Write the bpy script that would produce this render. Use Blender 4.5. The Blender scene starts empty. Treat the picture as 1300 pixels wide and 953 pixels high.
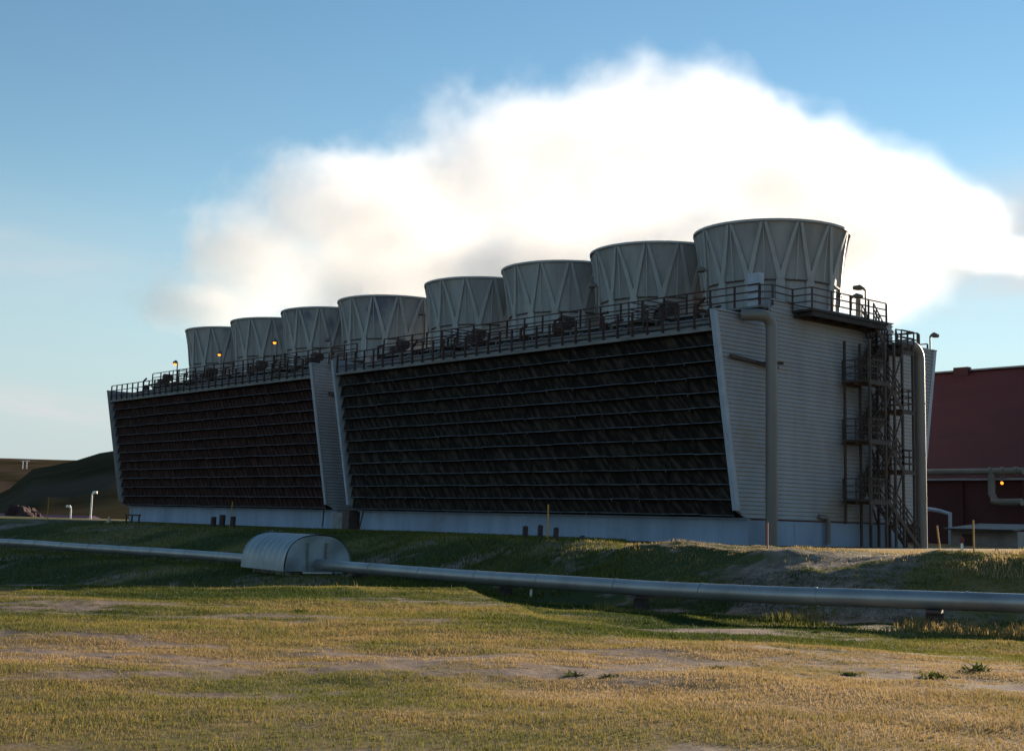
import bpy, bmesh, math, random
import numpy as np
from mathutils import Vector, Matrix, noise as mnoise
random.seed(7); rng = np.random.default_rng(7)
sc = bpy.context.scene
COL = sc.collection
R_ = math.radians

# ---------------------------------------------------------------- camera frame
FPX, CX, CY, EYE = 1673., 650., 431.5, 1.65
RM = np.array([[0.65354307, -0.08607531, -0.75197906],
               [0.75640907, 0.1096624, 0.64484066],
               [0.02695897, -0.99023492, 0.13677725]])
def wray(u, v): return RM @ np.array([(u-CX)/FPX, (v-CY)/FPX, 1.])
CAMP = np.array([0, 0, EYE])
def atz(u, v, z): r = wray(u, v); return CAMP + r*((z-EYE)/r[2])
def aty(u, v, y): r = wray(u, v); return CAMP + r*(y/r[1])
def atx(u, v, x): r = wray(u, v); return CAMP + r*(x/r[0])
def atd(u, v, d): return CAMP + wray(u, v)*d
FW = np.array([RM[0, 2], RM[1, 2]]); FW /= np.linalg.norm(FW)     # horizontal forward
LT = np.array([FW[1], -FW[0]])                                    # horizontal right

cam = bpy.data.cameras.new('camera'); co = bpy.data.objects.new('camera', cam); COL.objects.link(co)
cam.sensor_fit = 'HORIZONTAL'; cam.sensor_width = 36; cam.lens = FPX/1300*36
cam.shift_y = -45/1300; cam.clip_start = .1; cam.clip_end = 9000
M = Matrix.Identity(4)
for i in range(3):
    M[i][0] = RM[i, 0]; M[i][1] = -RM[i, 1]; M[i][2] = -RM[i, 2]
M[2][3] = EYE
co.matrix_world = M; sc.camera = co

# ---------------------------------------------------------------- materials
def mat(name, base, rough=.7, metal=0., var=.25, scale=3., dark=None, bump=0., stretch=(1, 1, 1), rot=(0, 0, 0), detail=6., spec=.4, var2=None):
    m = bpy.data.materials.new(name); m.use_nodes = True
    nt = m.node_tree; n = nt.nodes; l = nt.links
    b = n['Principled BSDF']; b.inputs['Roughness'].default_value = rough; b.inputs['Metallic'].default_value = metal
    b.inputs['Specular IOR Level'].default_value = spec
    tc = n.new('ShaderNodeTexCoord'); mp = n.new('ShaderNodeMapping')
    mp.inputs['Scale'].default_value = stretch; mp.inputs['Rotation'].default_value = rot
    geo = n.new('ShaderNodeNewGeometry'); l.new(geo.outputs['Position'], mp.inputs[0])
    nz = n.new('ShaderNodeTexNoise'); nz.inputs['Scale'].default_value = scale; nz.inputs['Detail'].default_value = detail
    nz.inputs['Roughness'].default_value = .62
    l.new(mp.outputs[0], nz.inputs['Vector'])
    rp = n.new('ShaderNodeValToRGB'); rp.color_ramp.elements[0].position = .3; rp.color_ramp.elements[1].position = .72
    d = dark or tuple(c*(1-var) for c in base)
    e = tuple(min(1, c*(1+var*.5)) for c in base)
    rp.color_ramp.elements[0].color = (*d, 1); rp.color_ramp.elements[1].color = (*e, 1)
    l.new(nz.outputs[0], rp.inputs[0])
    col = rp.outputs[0]
    if var2:                                        # a second, large-scale stain colour: (colour, scale, threshold)
        n2 = n.new('ShaderNodeTexNoise'); n2.inputs['Scale'].default_value = var2[1]; n2.inputs['Detail'].default_value = 5
        l.new(geo.outputs['Position'], n2.inputs['Vector'])
        r2 = n.new('ShaderNodeValToRGB'); r2.color_ramp.elements[0].position = var2[2]; r2.color_ramp.elements[1].position = var2[2]+.09
        l.new(n2.outputs[0], r2.inputs[0])
        mx = n.new('ShaderNodeMix'); mx.data_type = 'RGBA'; mx.inputs['B'].default_value = (*var2[0], 1)
        l.new(r2.outputs[0], mx.inputs['Factor']); l.new(col, mx.inputs['A']); col = mx.outputs['Result']
    l.new(col, b.inputs['Base Color'])
    if bump:
        bp = n.new('ShaderNodeBump'); bp.inputs['Strength'].default_value = bump; bp.inputs['Distance'].default_value = .02
        l.new(nz.outputs[0], bp.inputs['Height']); l.new(bp.outputs[0], b.inputs['Normal'])
    return m
def glow(name, c, s):
    m = bpy.data.materials.new(name); m.use_nodes = True; b = m.node_tree.nodes['Principled BSDF']
    b.inputs['Base Color'].default_value = (*c, 1); b.inputs['Emission Color'].default_value = (*c, 1); b.inputs['Emission Strength'].default_value = s
    return m
MSIDE = mat('pale_steel_siding', (.345, .365, .395), .55, 0, .22, .5, stretch=(1, 1, .35), var2=((.31, .29, .27), .25, .6))
MTRIM = mat('pale_blue_trim', (.36, .40, .47), .5, 0, .2, 1.2)
MFIBRE = mat('grey_fibreglass', (.33, .322, .31), .6, 0, .34, .9, stretch=(1, 1, .18), var2=((.23, .23, .235), .45, .58))
MFIBRE2 = mat('grey_fibreglass_ribs', (.37, .365, .35), .6, 0, .15, 1.5)
MSTAIN = mat('stained_fibreglass', (.31, .30, .29), .6, 0, .34, .9, stretch=(1, 1, .18), var2=((.13, .135, .18), .38, .53))
def louver_mat(name, c0, c1, wave):
    m = mat(name, c1, .85, 0, .5, .5, dark=c0, spec=.08); nt = m.node_tree; n = nt.nodes; l = nt.links
    tc = n.new('ShaderNodeTexCoord'); r1 = n.new('ShaderNodeMapping'); r1.inputs['Rotation'].default_value = (0, R_(50), 0); l.new(tc.outputs['Object'], r1.inputs[0])
    s1 = n.new('ShaderNodeMapping'); s1.inputs['Scale'].default_value = (1, .2, .16); l.new(r1.outputs[0], s1.inputs[0])
    wv = n.new('ShaderNodeTexWave'); wv.bands_direction = 'X'; wv.inputs['Scale'].default_value = .95; wv.inputs['Distortion'].default_value = 3.5; wv.inputs['Detail'].default_value = 3; wv.inputs['Detail Scale'].default_value = 1.4; l.new(s1.outputs[0], wv.inputs[0])
    nz = n.new('ShaderNodeTexNoise'); nz.inputs['Scale'].default_value = 5.5; nz.inputs['Detail'].default_value = 5; l.new(s1.outputs[0], nz.inputs['Vector'])
    a = n.new('ShaderNodeMath'); a.operation = 'MULTIPLY_ADD'; l.new(wv.outputs['Fac'], a.inputs[0]); a.inputs[1].default_value = wave; l.new(nz.outputs[0], a.inputs[2])
    rp = n.new('ShaderNodeValToRGB'); rp.color_ramp.elements[0].position = .46+wave*.3; rp.color_ramp.elements[1].position = .74+wave*.5
    rp.color_ramp.elements[0].color = (*c0, 1); rp.color_ramp.elements[1].color = (*c1, 1); l.new(a.outputs[0], rp.inputs[0])
    l.new(rp.outputs[0], n['Principled BSDF'].inputs['Base Color']); return m
MLOUV = louver_mat('dark_weathered_louver', (.013, .0098, .0080), (.066, .049, .037), .05)
MLOUV2 = louver_mat('red_brown_louver', (.017, .0078, .0066), (.070, .033, .026), .20)
MLIP = mat('grey_louver_lip', (.15, .165, .185), .6, 0, .6, 1.6, dark=(.03, .03, .03))
MRUST = mat('rusty_brown_steel', (.085, .060, .050), .7, .1, .4, 4.)
MRAIL = mat('rust_red_rail', (.070, .038, .032), .75, .0, .4, 4., spec=.2)
MDARK = mat('dark_deck_timber', (.045, .036, .032), .8, 0, .5, 2.)
MDECK = mat('pale_deck_edge', (.20, .19, .18), .75, 0, .45, 1.3, stretch=(.6, 1, 2))
MBASIN = mat('pale_blue_concrete', (.26, .335, .45), .75, 0, .28, .6, stretch=(1, 1, .25), var2=((.20, .23, .28), .35, .62))
MCONC = mat('dirty_concrete', (.24, .23, .22), .85, 0, .4, 2.)
MPIPE = mat('grey_pipe_cladding', (.32, .32, .32), .42, .6, .3, .8)
MRISER = mat('grey_brown_riser_pipe', (.19, .172, .155), .5, .1, .25, .7, stretch=(1, 1, .3))
MOLIVE = mat('olive_grey_pipe', (.17, .16, .13), .6, 0, .3, .7)
MGALV = mat('galvanised_sheet', (.26, .30, .32), .45, .35, .22, 1.4, bump=.5)
MRED = mat('dark_red_cladding', (.082, .0185, .020), .7, 0, .2, .3, spec=.15, stretch=(.4, 1, 1))
MRED2 = mat('dark_red_wall', (.075, .018, .017), .65, 0, .2, .3)
MTIM = mat('dark_brown_post', (.045, .030, .030), .8, 0, .4, 5.)
MYEL = mat('yellow_ochre_paint', (.52, .27, .035), .6, 0, .3, 6.)
MORG = mat('orange_marker_paint', (.6, .13, .04), .6, 0, .2, 6.)
MWHITE = mat('white_paint', (.78, .76, .72), .5, 0, .1, 4.)
MHUT = mat('pale_hut_wall', (.30, .28, .26), .8, 0, .3, .8)
MHROOF = mat('grey_green_felt', (.16, .18, .18), .7, 0, .3, .8)
MHOUSE = mat('red_house_wall', (.15, .03, .033), .7, 0, .2, .6)
MHOUSER = mat('mauve_roof_sheet', (.075, .055, .095), .9, 0, .15, .6, spec=0.)
MMOUND = mat('dark_red_lava_rubble', (.055, .026, .026), .95, 0, .6, 1.2, bump=1.)
MROCK = mat('dark_rock', (.05, .045, .045), .9, 0, .4, 4.)
MLAMP = mat('weathered_lamp_metal', (.16, .13, .11), .6, .2, .3, 5.)
MGLOW = glow('sodium_lamp_glow', (1., .27, .02), 1.4)

# ---------------------------------------------------------------- mesh builder
class MB:
    def __init__(s): s.v = []; s.f = []
    def add(s, v, f):
        o = len(s.v); s.v += [tuple(map(float, p)) for p in v]; s.f += [tuple(i+o for i in q) for q in f]
    def box(s, a, b):
        x0, y0, z0 = a; x1, y1, z1 = b
        s.add([(x0, y0, z0), (x1, y0, z0), (x1, y1, z0), (x0, y1, z0), (x0, y0, z1), (x1, y0, z1), (x1, y1, z1), (x0, y1, z1)],
              [(0, 3, 2, 1), (4, 5, 6, 7), (0, 1, 5, 4), (1, 2, 6, 5), (2, 3, 7, 6), (3, 0, 4, 7)])
    def bar(s, a, b, w, h=None, upv=(0, 0, 1)):
        a = Vector(a); b = Vector(b); d = (b-a).normalized(); h = h or w
        u = Vector(upv)
        if abs(d.dot(u)) > .98: u = Vector((1, 0, 0))
        sx = d.cross(u).normalized()*(w/2); sy = sx.cross(d).normalized()*(h/2)
        v = [p+q for p in (a, b) for q in (-sx-sy, sx-sy, sx+sy, -sx+sy)]
        s.add(v, [(0, 1, 2, 3), (7, 6, 5, 4), (0, 4, 5, 1), (1, 5, 6, 2), (2, 6, 7, 3), (3, 7, 4, 0)])
    def tube(s, pts, r, n=12, cap=True):
        pts = [Vector(p) for p in pts]; k = len(pts)
        rs = r if hasattr(r, '__len__') else [r]*k
        rings = []; up = Vector((0, 0, 1)); pu = None
        for i, p in enumerate(pts):
            d = ((pts[min(i+1, k-1)]-p).normalized()+(p-pts[max(i-1, 0)]).normalized()).normalized()
            if pu is None:
                pu = up if abs(d.z) < .95 else Vector((1, 0, 0))
            sx = d.cross(pu).normalized(); sy = sx.cross(d).normalized(); pu = sy
            rings.append([p+sx*(rs[i]*math.cos(2*math.pi*j/n))+sy*(rs[i]*math.sin(2*math.pi*j/n)) for j in range(n)])
        v = [q for rg in rings for q in rg]
        f = [(i*n+j, i*n+(j+1) % n, (i+1)*n+(j+1) % n, (i+1)*n+j) for i in range(k-1) for j in range(n)]
        if cap: f += [tuple(range(n))[::-1], tuple((k-1)*n+j for j in range(n))]
        s.add(v, f)
    def lathe(s, prof, c, n=48, closed=False):
        k = len(prof)
        v = [(c[0]+r*math.cos(2*math.pi*j/n), c[1]+r*math.sin(2*math.pi*j/n), c[2]+z) for r, z in prof for j in range(n)]
        f = [(i*n+j, i*n+(j+1) % n, (i+1)*n+(j+1) % n, (i+1)*n+j) for i in range(k-1) for j in range(n)]
        if closed: f += [((k-1)*n+j, (k-1)*n+(j+1) % n, (j+1) % n, j) for j in range(n)]
        s.add(v, f)
    def prism(s, poly, axis, a, b):                 # poly of 2-D points, extruded along axis from a to b
        def P(p, t):
            if axis == 'x': return (t, p[0], p[1])
            if axis == 'y': return (p[0], t, p[1])
            return (p[0], p[1], t)
        k = len(poly)
        s.add([P(p, a) for p in poly]+[P(p, b) for p in poly],
              [tuple(range(k))[::-1], tuple(range(k, 2*k))]+[(i, (i+1) % k, k+(i+1) % k, k+i) for i in range(k)])
    def build(s, name, m, parent=None, loc=None, smooth=False):
        off = Vector((0, 0, 0))
        if loc is not None: off = Vector(loc)
        elif parent is not None: off = Vector(parent.get('_o', (0, 0, 0)))
        me = bpy.data.meshes.new(name)
        me.from_pydata([tuple(Vector(p)-off) for p in s.v], [], s.f)
        bm = bmesh.new(); bm.from_mesh(me); bmesh.ops.recalc_face_normals(bm, faces=bm.faces); bm.to_mesh(me); bm.free()
        me.materials.append(m)
        if smooth:
            me.polygons.foreach_set('use_smooth', [True]*len(me.polygons))
            try: me.set_sharp_from_angle(angle=R_(40))
            except Exception: pass
        o = bpy.data.objects.new(name, me); COL.objects.link(o)
        if parent is not None:
            o.parent = parent
            if loc is not None: o.location = off-Vector(parent.get('_o', (0, 0, 0)))
        elif loc is not None: o.location = off
        o['_o'] = tuple(off)
        return o
def tag(o, label, cat, group=None):
    o['label'] = label; o['category'] = cat
    if group: o['group'] = group
    return o
def thing(name, loc, label, cat, group=None):
    o = bpy.data.objects.new(name, None); COL.objects.link(o); o.location = loc; o['_o'] = tuple(map(float, loc))
    return tag(o, label, cat, group)
def struct(o): o['kind'] = 'structure'; return o
def kids(o): return [c for c in bpy.data.objects if c.parent == o]
def copy_tree(o, parent=None):
    c = o.copy(); COL.objects.link(c)
    if parent is not None: c.parent = parent
    for ch in kids(o): copy_tree(ch, c)
    return c

# ---------------------------------------------------------------- terrain
US = [-700, -300, 0, 158, 300, 440, 600, 700, 850, 1000, 1150, 1300, 1700, 2300]
PIPE = [(-420, 679.5, 105), (-200, 681.5, 84), (0, 687.8, 70), (100, 694.8, 63.2), (200, 700.7, 57.5), (290, 707.3, 52.6), (435, 719, 44.6), (600, 732, 38.2), (700, 738.4, 35.0),
        (800, 745.2, 32.6), (850, 748.3, 31.4), (920, 751.8, 29.9), (1000, 755.6, 28.6), (1150, 760.4, 27.4), (1300, 765.4, 26.6), (1500, 772, 25.8), (2000, 790, 24.)]
PU = [p[0] for p in PIPE]; PD = [p[2] for p in PIPE]
PPT = [atd(*p) for p in PIPE]
PZ = [p[2] for p in PPT]
# per column: end of near plateau, valley, ground under pipe, toe, crest (distance, height)
Dp = [20, 24, 27.6, 28.7, 30.1, 31.2, 32.0, 22, 19, 18, 17, 16, 15, 15]
Zv = [-2.0, -2.0, -2.0, -1.75, -1.1, -.70, -.40, -.26, -.24, -.22, -.22, -.22, -.2, -.2]
Dc = [110, 100, 89, 79, 67, 58, 48, 43, 38.5, 36, 34.5, 33.5, 31, 29]
CV = [646, 652, 659, 665, 671, 676.5, 683, 688, 693, 697, 700.5, 705.5, 717, 734]
Zc = [EYE-(cv-(662.75+.0272*(u-650)))*dc/FPX for u, cv, dc in zip(US, CV, Dc)]
DpI = np.interp(US, PU, PD); ZpI = np.interp(US, PU, PZ)
LIFT = [.5, .5, .42, .40, .38, .36, .5, .6, .7, .74, .78, .8, .8, .8]
def sstep(a, b, x): t = np.clip((x-a)/(b-a), 0, 1); return t*t*(3-2*t)
def vnoise(x, y, s, seed=0):
    x = np.asarray(x, float)*s+seed*17.3; y = np.asarray(y, float)*s+seed*9.7
    xi = np.floor(x); yi = np.floor(y); fx = x-xi; fy = y-yi; fx = fx*fx*(3-2*fx); fy = fy*fy*(3-2*fy)
    def h(a, b):
        t = np.sin(a*127.1+b*311.7+seed*74.7)*43758.5453; return t-np.floor(t)
    return (h(xi, yi)*(1-fx)+h(xi+1, yi)*fx)*(1-fy)+(h(xi, yi+1)*(1-fx)+h(xi+1, yi+1)*fx)*fy
def fbm(x, y, s, o=4, seed=0):
    t = 0; a = .5; w = 0
    for i in range(o): t = t+a*vnoise(x, y, s*2**i, seed+i); w += a; a *= .5
    return t/w
def ground_ld(l, d):
    l = np.asarray(l, float); d = np.asarray(d, float)
    dd = np.maximum(d, 6); u = CX+FPX*(l/dd)*.99
    I = lambda a: np.interp(u, US, a)
    dp, zv, dpp, zp, lf, dc = I(Dp), I(Zv), I(DpI), I(ZpI), I(LIFT), I(Dc)
    zg = zp-.19-lf*.5
    dv = dp+(dpp-dp)*.52
    dt = np.where(u > 560, dpp+1.2, dpp+(dc-dpp)*.1); zc = I(Zc)
    z = np.where(d < dv, zv*sstep(dp, dv, d), zv+(zg-zv)*sstep(dv, dpp-.4, d))
    t = np.clip((d-dt)/(dc-dt), 0, 1); t = np.where(u > 560, t*.75+.25*t*t*(3-2*t), t*t*(3-2*t))
    z = z+np.where(d > dpp+.4, (zc-zg)*t, 0)+(.9-zc)*sstep(dc+.8, dc+8, d)
    z = z - 5.5*sstep(130, 260, d)
    # near lumps and the rough berm face
    amp = .11*sstep(8, 14, d)*(1-sstep(30, 40, d))
    x = l*LT[0]+d*FW[0]; y = l*LT[1]+d*FW[1]
    z = z+amp*(fbm(x, y, .5, 5, 3)-.5)*2*.9
    face = sstep(dpp+.8, dpp+4, d)*(1-sstep(dc+1, dc+4, d))
    z = z+face*((fbm(x, y, .35, 5, 11)-.5)*.42*sstep(560, 760, u)+(fbm(x, y, 1.4, 3, 5)-.5)*.22)
    return z
def ground_z(x, y):
    l = x*LT[0]+y*LT[1]; d = x*FW[0]+y*FW[1]
    return float(ground_ld(np.array([l]), np.array([d]))[0])
def cover(x, y):                                       # 0 bare soil .. 1 grass
    # long thin worn streaks of bare soil across the meadow
    l = x*LT[0]+y*LT[1]; d = x*FW[0]+y*FW[1]
    n = fbm(l*.5, d, .42, 4, 21)*.50+fbm(l*.6, d, 1.7, 3, 31)*.30+fbm(l*.7, d, 5.5, 3, 33)*.20
    return n
def tone(x, y): 
    l = x*LT[0]+y*LT[1]; d = x*FW[0]+y*FW[1]
    return fbm(l*.55, d, .33, 4, 41)
def axis(segs):
    out = [segs[0][0]]
    for a, b, st in segs:
        k = max(1, int(round((b-a)/st))); out += list(a+(b-a)*np.arange(1, k+1)/k)
    return np.array(out)
ds = axis([(-400, -40, 40), (-40, 6, 4), (6, 12, .6), (12, 24, .16), (24, 58, .3), (58, 110, 1.2), (110, 300, 8), (300, 1000, 70), (1000, 6000, 500)])
ls = axis([(-4000, -400, 400), (-400, -100, 30), (-100, -40, 2.5), (-40, -16, .6), (-16, 16, .2), (16, 40, .6), (40, 100, 4), (100, 400, 30), (400, 4000, 400)])
Lg, Dg = np.meshgrid(ls, ds)
Zg = ground_ld(Lg.ravel(), Dg.ravel())
Xg = Lg.ravel()*LT[0]+Dg.ravel()*FW[0]; Yg = Lg.ravel()*LT[1]+Dg.ravel()*FW[1]
nl, nd = len(ls), len(ds)
ii = (np.arange(nd-1)[:, None]*nl+np.arange(nl-1)[None]).ravel()
quads = np.stack([ii, ii+1, ii+nl+1, ii+nl], 1)
def np_mesh(name, V, F, m, smooth=True):
    me = bpy.data.meshes.new(name); k = F.shape[1]
    me.vertices.add(len(V)); me.vertices.foreach_set('co', np.ascontiguousarray(V, np.float32).ravel())
    me.loops.add(F.size); me.loops.foreach_set('vertex_index', np.ascontiguousarray(F, np.int32).ravel())
    me.polygons.add(len(F)); me.polygons.foreach_set('loop_start', np.arange(0, F.size, k, dtype=np.int32))
    if smooth: me.polygons.foreach_set('use_smooth', np.ones(len(F), bool))
    me.update(calc_edges=True); me.materials.append(m)
    o = bpy.data.objects.new(name, me); COL.objects.link(o); return o
def vattr(o, name, a):
    at = o.data.attributes.new(name, 'FLOAT', 'POINT'); at.data.foreach_set('value', np.ascontiguousarray(a, np.float32))

def ramp(n, pts):
    r = n.new('ShaderNodeValToRGB'); e = r.color_ramp.elements
    while len(e) < len(pts): e.new(.5)
    for q, (p, c) in zip(e, pts): q.position = p; q.color = (*c, 1)
    return r
mg = bpy.data.materials.new('grassy_ground'); mg.use_nodes = True
n = mg.node_tree.nodes; l_ = mg.node_tree.links; b = n['Principled BSDF']; b.inputs['Roughness'].default_value = .95; b.inputs['Specular IOR Level'].default_value = .1
a1 = n.new('ShaderNodeAttribute'); a1.attribute_name = 'cover'; a2 = n.new('ShaderNodeAttribute'); a2.attribute_name = 'tone'
tc = n.new('ShaderNodeTexCoord')
nz = n.new('ShaderNodeTexNoise'); nz.inputs['Scale'].default_value = 2.2; nz.inputs['Detail'].default_value = 9; nz.inputs['Roughness'].default_value = .7; l_.new(tc.outputs['Object'], nz.inputs['Vector'])
ad = n.new('ShaderNodeMath'); ad.operation = 'MULTIPLY_ADD'; l_.new(nz.outputs[0], ad.inputs[0]); ad.inputs[1].default_value = .35; l_.new(a2.outputs['Fac'], ad.inputs[2])
rg = ramp(n, [(.38, (.050, .060, .018)), (.58, (.14, .12, .038)), (.75, (.22, .15, .06)), (.9, (.28, .17, .08))]); l_.new(ad.outputs[0], rg.inputs[0])
rs_ = ramp(n, [(.3, (.085, .06, .045)), (.7, (.34, .25, .19))]); l_.new(nz.outputs[0], rs_.inputs[0])
ad2 = n.new('ShaderNodeMath'); ad2.operation = 'MULTIPLY_ADD'; l_.new(nz.outputs[0], ad2.inputs[0]); ad2.inputs[1].default_value = .30; l_.new(a1.outputs['Fac'], ad2.inputs[2])
rc = ramp(n, [(.525, (0, 0, 0)), (.60, (1, 1, 1))]); l_.new(ad2.outputs[0], rc.inputs[0])
mx = n.new('ShaderNodeMix'); mx.data_type = 'RGBA'; l_.new(rc.outputs[0], mx.inputs['Factor']); l_.new(rs_.outputs[0], mx.inputs['A']); l_.new(rg.outputs[0], mx.inputs['B'])
l_.new(mx.outputs['Result'], b.inputs['Base Color'])
bp = n.new('ShaderNodeBump'); bp.inputs['Strength'].default_value = .8; bp.inputs['Distance'].default_value = .06; l_.new(nz.outputs[0], bp.inputs['Height']); l_.new(bp.outputs[0], b.inputs['Normal'])
ground = struct(np_mesh('ground', np.stack([Xg, Yg, Zg], 1), quads, mg))
def soil_face(u, d, l):                                # the bare dark scree on the right of the berm
    dpp = np.interp(u, PU, PD)
    return sstep(900, 980, u)*(1-sstep(1100, 1190, u))*sstep(dpp+.5, dpp+3, d)*(1-sstep(34, 38, d))
uu = CX+FPX*(Lg.ravel()/np.maximum(Dg.ravel(), 6))*.99
vattr(ground, 'cover', cover(Xg, Yg)-.35*soil_face(uu, Dg.ravel(), Lg.ravel())); 
shade_grn = .25*sstep(22, 34, Dg.ravel())*(1-sstep(900, 1150, uu))  # shade deepened in the ground colour: darker green over the shaded left area
vattr(ground, 'tone', tone(Xg, Yg)-shade_grn)

# hills beyond
mh = mat('dark_heath', (.072, .055, .030), 1., 0, .45, .02, var2=((.095, .066, .045), .006, .5), spec=0.)
def hill(name, prof, d0, d1, seed, back):
    us = np.linspace(-1500, 2900, 160); dd = np.linspace(0, 1, 26)
    V = []
    for t in dd:
        for u in us:
            d = d0+(d1-d0)*t
            hv = np.interp(u, [p[0] for p in prof], [p[1] for p in prof])
            hz = hv*d1/FPX*(sstep(0, 1, np.array(t)) if t <= 1 else 1)
            x = (u-CX)/FPX*d; w = (fbm(np.array(x), np.array(d), 5./d1, 4, seed)-.5)*.10*hv*d1/FPX*t*(1.3-t)*2
            X = x*LT[0]+d*FW[0]; Y = x*LT[1]+d*FW[1]; V.append((X, Y, EYE-5.5+(hz+w)))
    k = len(us)
    for u in us:                                       # falls away behind its ridge
        d = d1*1.5; x = (u-CX)/FPX*d; V.append((x*LT[0]+d*FW[0], x*LT[1]+d*FW[1], back))
    F = [(i*k+j, i*k+j+1, (i+1)*k+j+1, (i+1)*k+j) for i in range(26) for j in range(k-1)]
    return struct(np_mesh(name, np.array(V), np.array(F), mh))
hill('hill', [(-1500, 3), (-200, 8), (0, 22), (40, 47), (52, 63.5), (80, 66), (105, 73), (128, 81.5), (146, 85), (200, 95), (500, 100), (900, 60), (1300, 40), (2900, 30)], 330, 800, 3, -12)
hill('plateau', [(-1500, 65), (0, 63.5), (60, 63.5), (200, 63), (2900, 45)], 1200, 2600, 8, -20)

# ---------------------------------------------------------------- cooling towers
CYL = 54.35
YB, ZB, YT, ZT = 46.9, 2.12, 45.18, 11.45              # bottom and top of the flared louvre edge
ZG = .85
def yl(z): return YB+(YT-YB)*(z-ZB)/(ZT-ZB)
def yr(z): return 2*CYL-yl(z)
RAISE = (49.3, 59.4, 12.42)
def corrugated(mb, x, sgn, z0, z1, ya, yb, pitch=.19, amp=.065):
    k = int((z1-z0)/pitch*4); V = []
    for i in range(k+1):
        z = z0+(z1-z0)*i/k; ph = (i % 4); off = (0, amp, amp, 0)[ph]
        V.append((x+sgn*off, ya(z), z)); V.append((x+sgn*off, yb(z), z))
    mb.add(V, [(2*i, 2*i+1, 2*i+3, 2*i+2) for i in range(k)])
def end_wall(root, x, sgn):
    mb = MB()
    corrugated(mb, x, sgn, 2.10, 11.43, lambda z: yl(max(z, 2.5))+.12+max(0, 2.45-z)*1.6, lambda z: yr(z)-.12)
    corrugated(mb, x, sgn, 11.43, RAISE[2], lambda z: RAISE[0], lambda z: RAISE[1])
    w = mb.build('end_wall', MSIDE, root)
    mb = MB()                                         # backing sheet
    mb.prism([(yl(2.15)+.7, 2.12), (yl(2.5), 2.5), (YT+.02, 11.42), (RAISE[0]+.05, 11.42), (RAISE[0]+.05, RAISE[2]-.02), (RAISE[1]-.05, RAISE[2]-.02), (RAISE[1]-.05, 11.42), (yr(11.42), 11.42), (yr(2.12), 2.12)], 'x', x-sgn*.02, x-sgn*.14)
    mb.build('wall_backing', MSIDE, root)
    for ya, s in ((yl, 1), (yr, -1)):
        mb = MB(); lo = 2.45 if s > 0 else 2.12
        mb.add([(x+sgn*q, ya(z)-s*.03+s*w_, z) for z in (lo, 11.47) for q, w_ in ((-.10 if sgn < 0 else -.16, 0), (.075, 0), (.075, .27 if x > -50 else .09), (-.10 if sgn < 0 else -.16, .27 if x > -50 else .09))],
               [(0, 1, 2, 3), (7, 6, 5, 4), (0, 4, 5, 1), (1, 5, 6, 2), (2, 6, 7, 3), (3, 7, 4, 0)])
        mb.build('corner_trim', MRISER if x < -100 else (MSIDE if -75 < x < -71 else MTRIM), root)
    mb = MB(); mb.bar((x+sgn*.06, YT, 11.46), (x+sgn*.06, RAISE[0], 11.46), .12, .05); mb.bar((x+sgn*.06, RAISE[0], RAISE[2]+.02), (x+sgn*.06, RAISE[1], RAISE[2]+.02), .12, .05)
    mb.bar((x+sgn*.06, RAISE[1], 11.46), (x+sgn*.06, yr(11.45), 11.46), .12, .05)
    mb.build('coping', MTRIM, root)
def railing(root, pts, h, name='railing', step=1.5, nrail=3, post=.075, rail=.055, m=MRUST):
    mb = MB(); P = [Vector(p) for p in pts]
    for a, b in zip(P[:-1], P[1:]):
        for k in range(nrail):
            z = h*(1-k/nrail); mb.bar(a+Vector((0, 0, z)), b+Vector((0, 0, z)), rail)
    r = mb.build(name, m, root)
    done = []
    for a, b in zip(P[:-1], P[1:]):
        k = max(1, int(round((b-a).length/step)))
        for i in range(k+1):
            p = a+(b-a)*(i/k)
            if any((p-q).length < .2 for q in done): continue
            done.append(p)
            mb = MB(); mb.bar(p, p+Vector((0, 0, h-.03)), post); mb.build('post', m, r)
    return r
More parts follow.
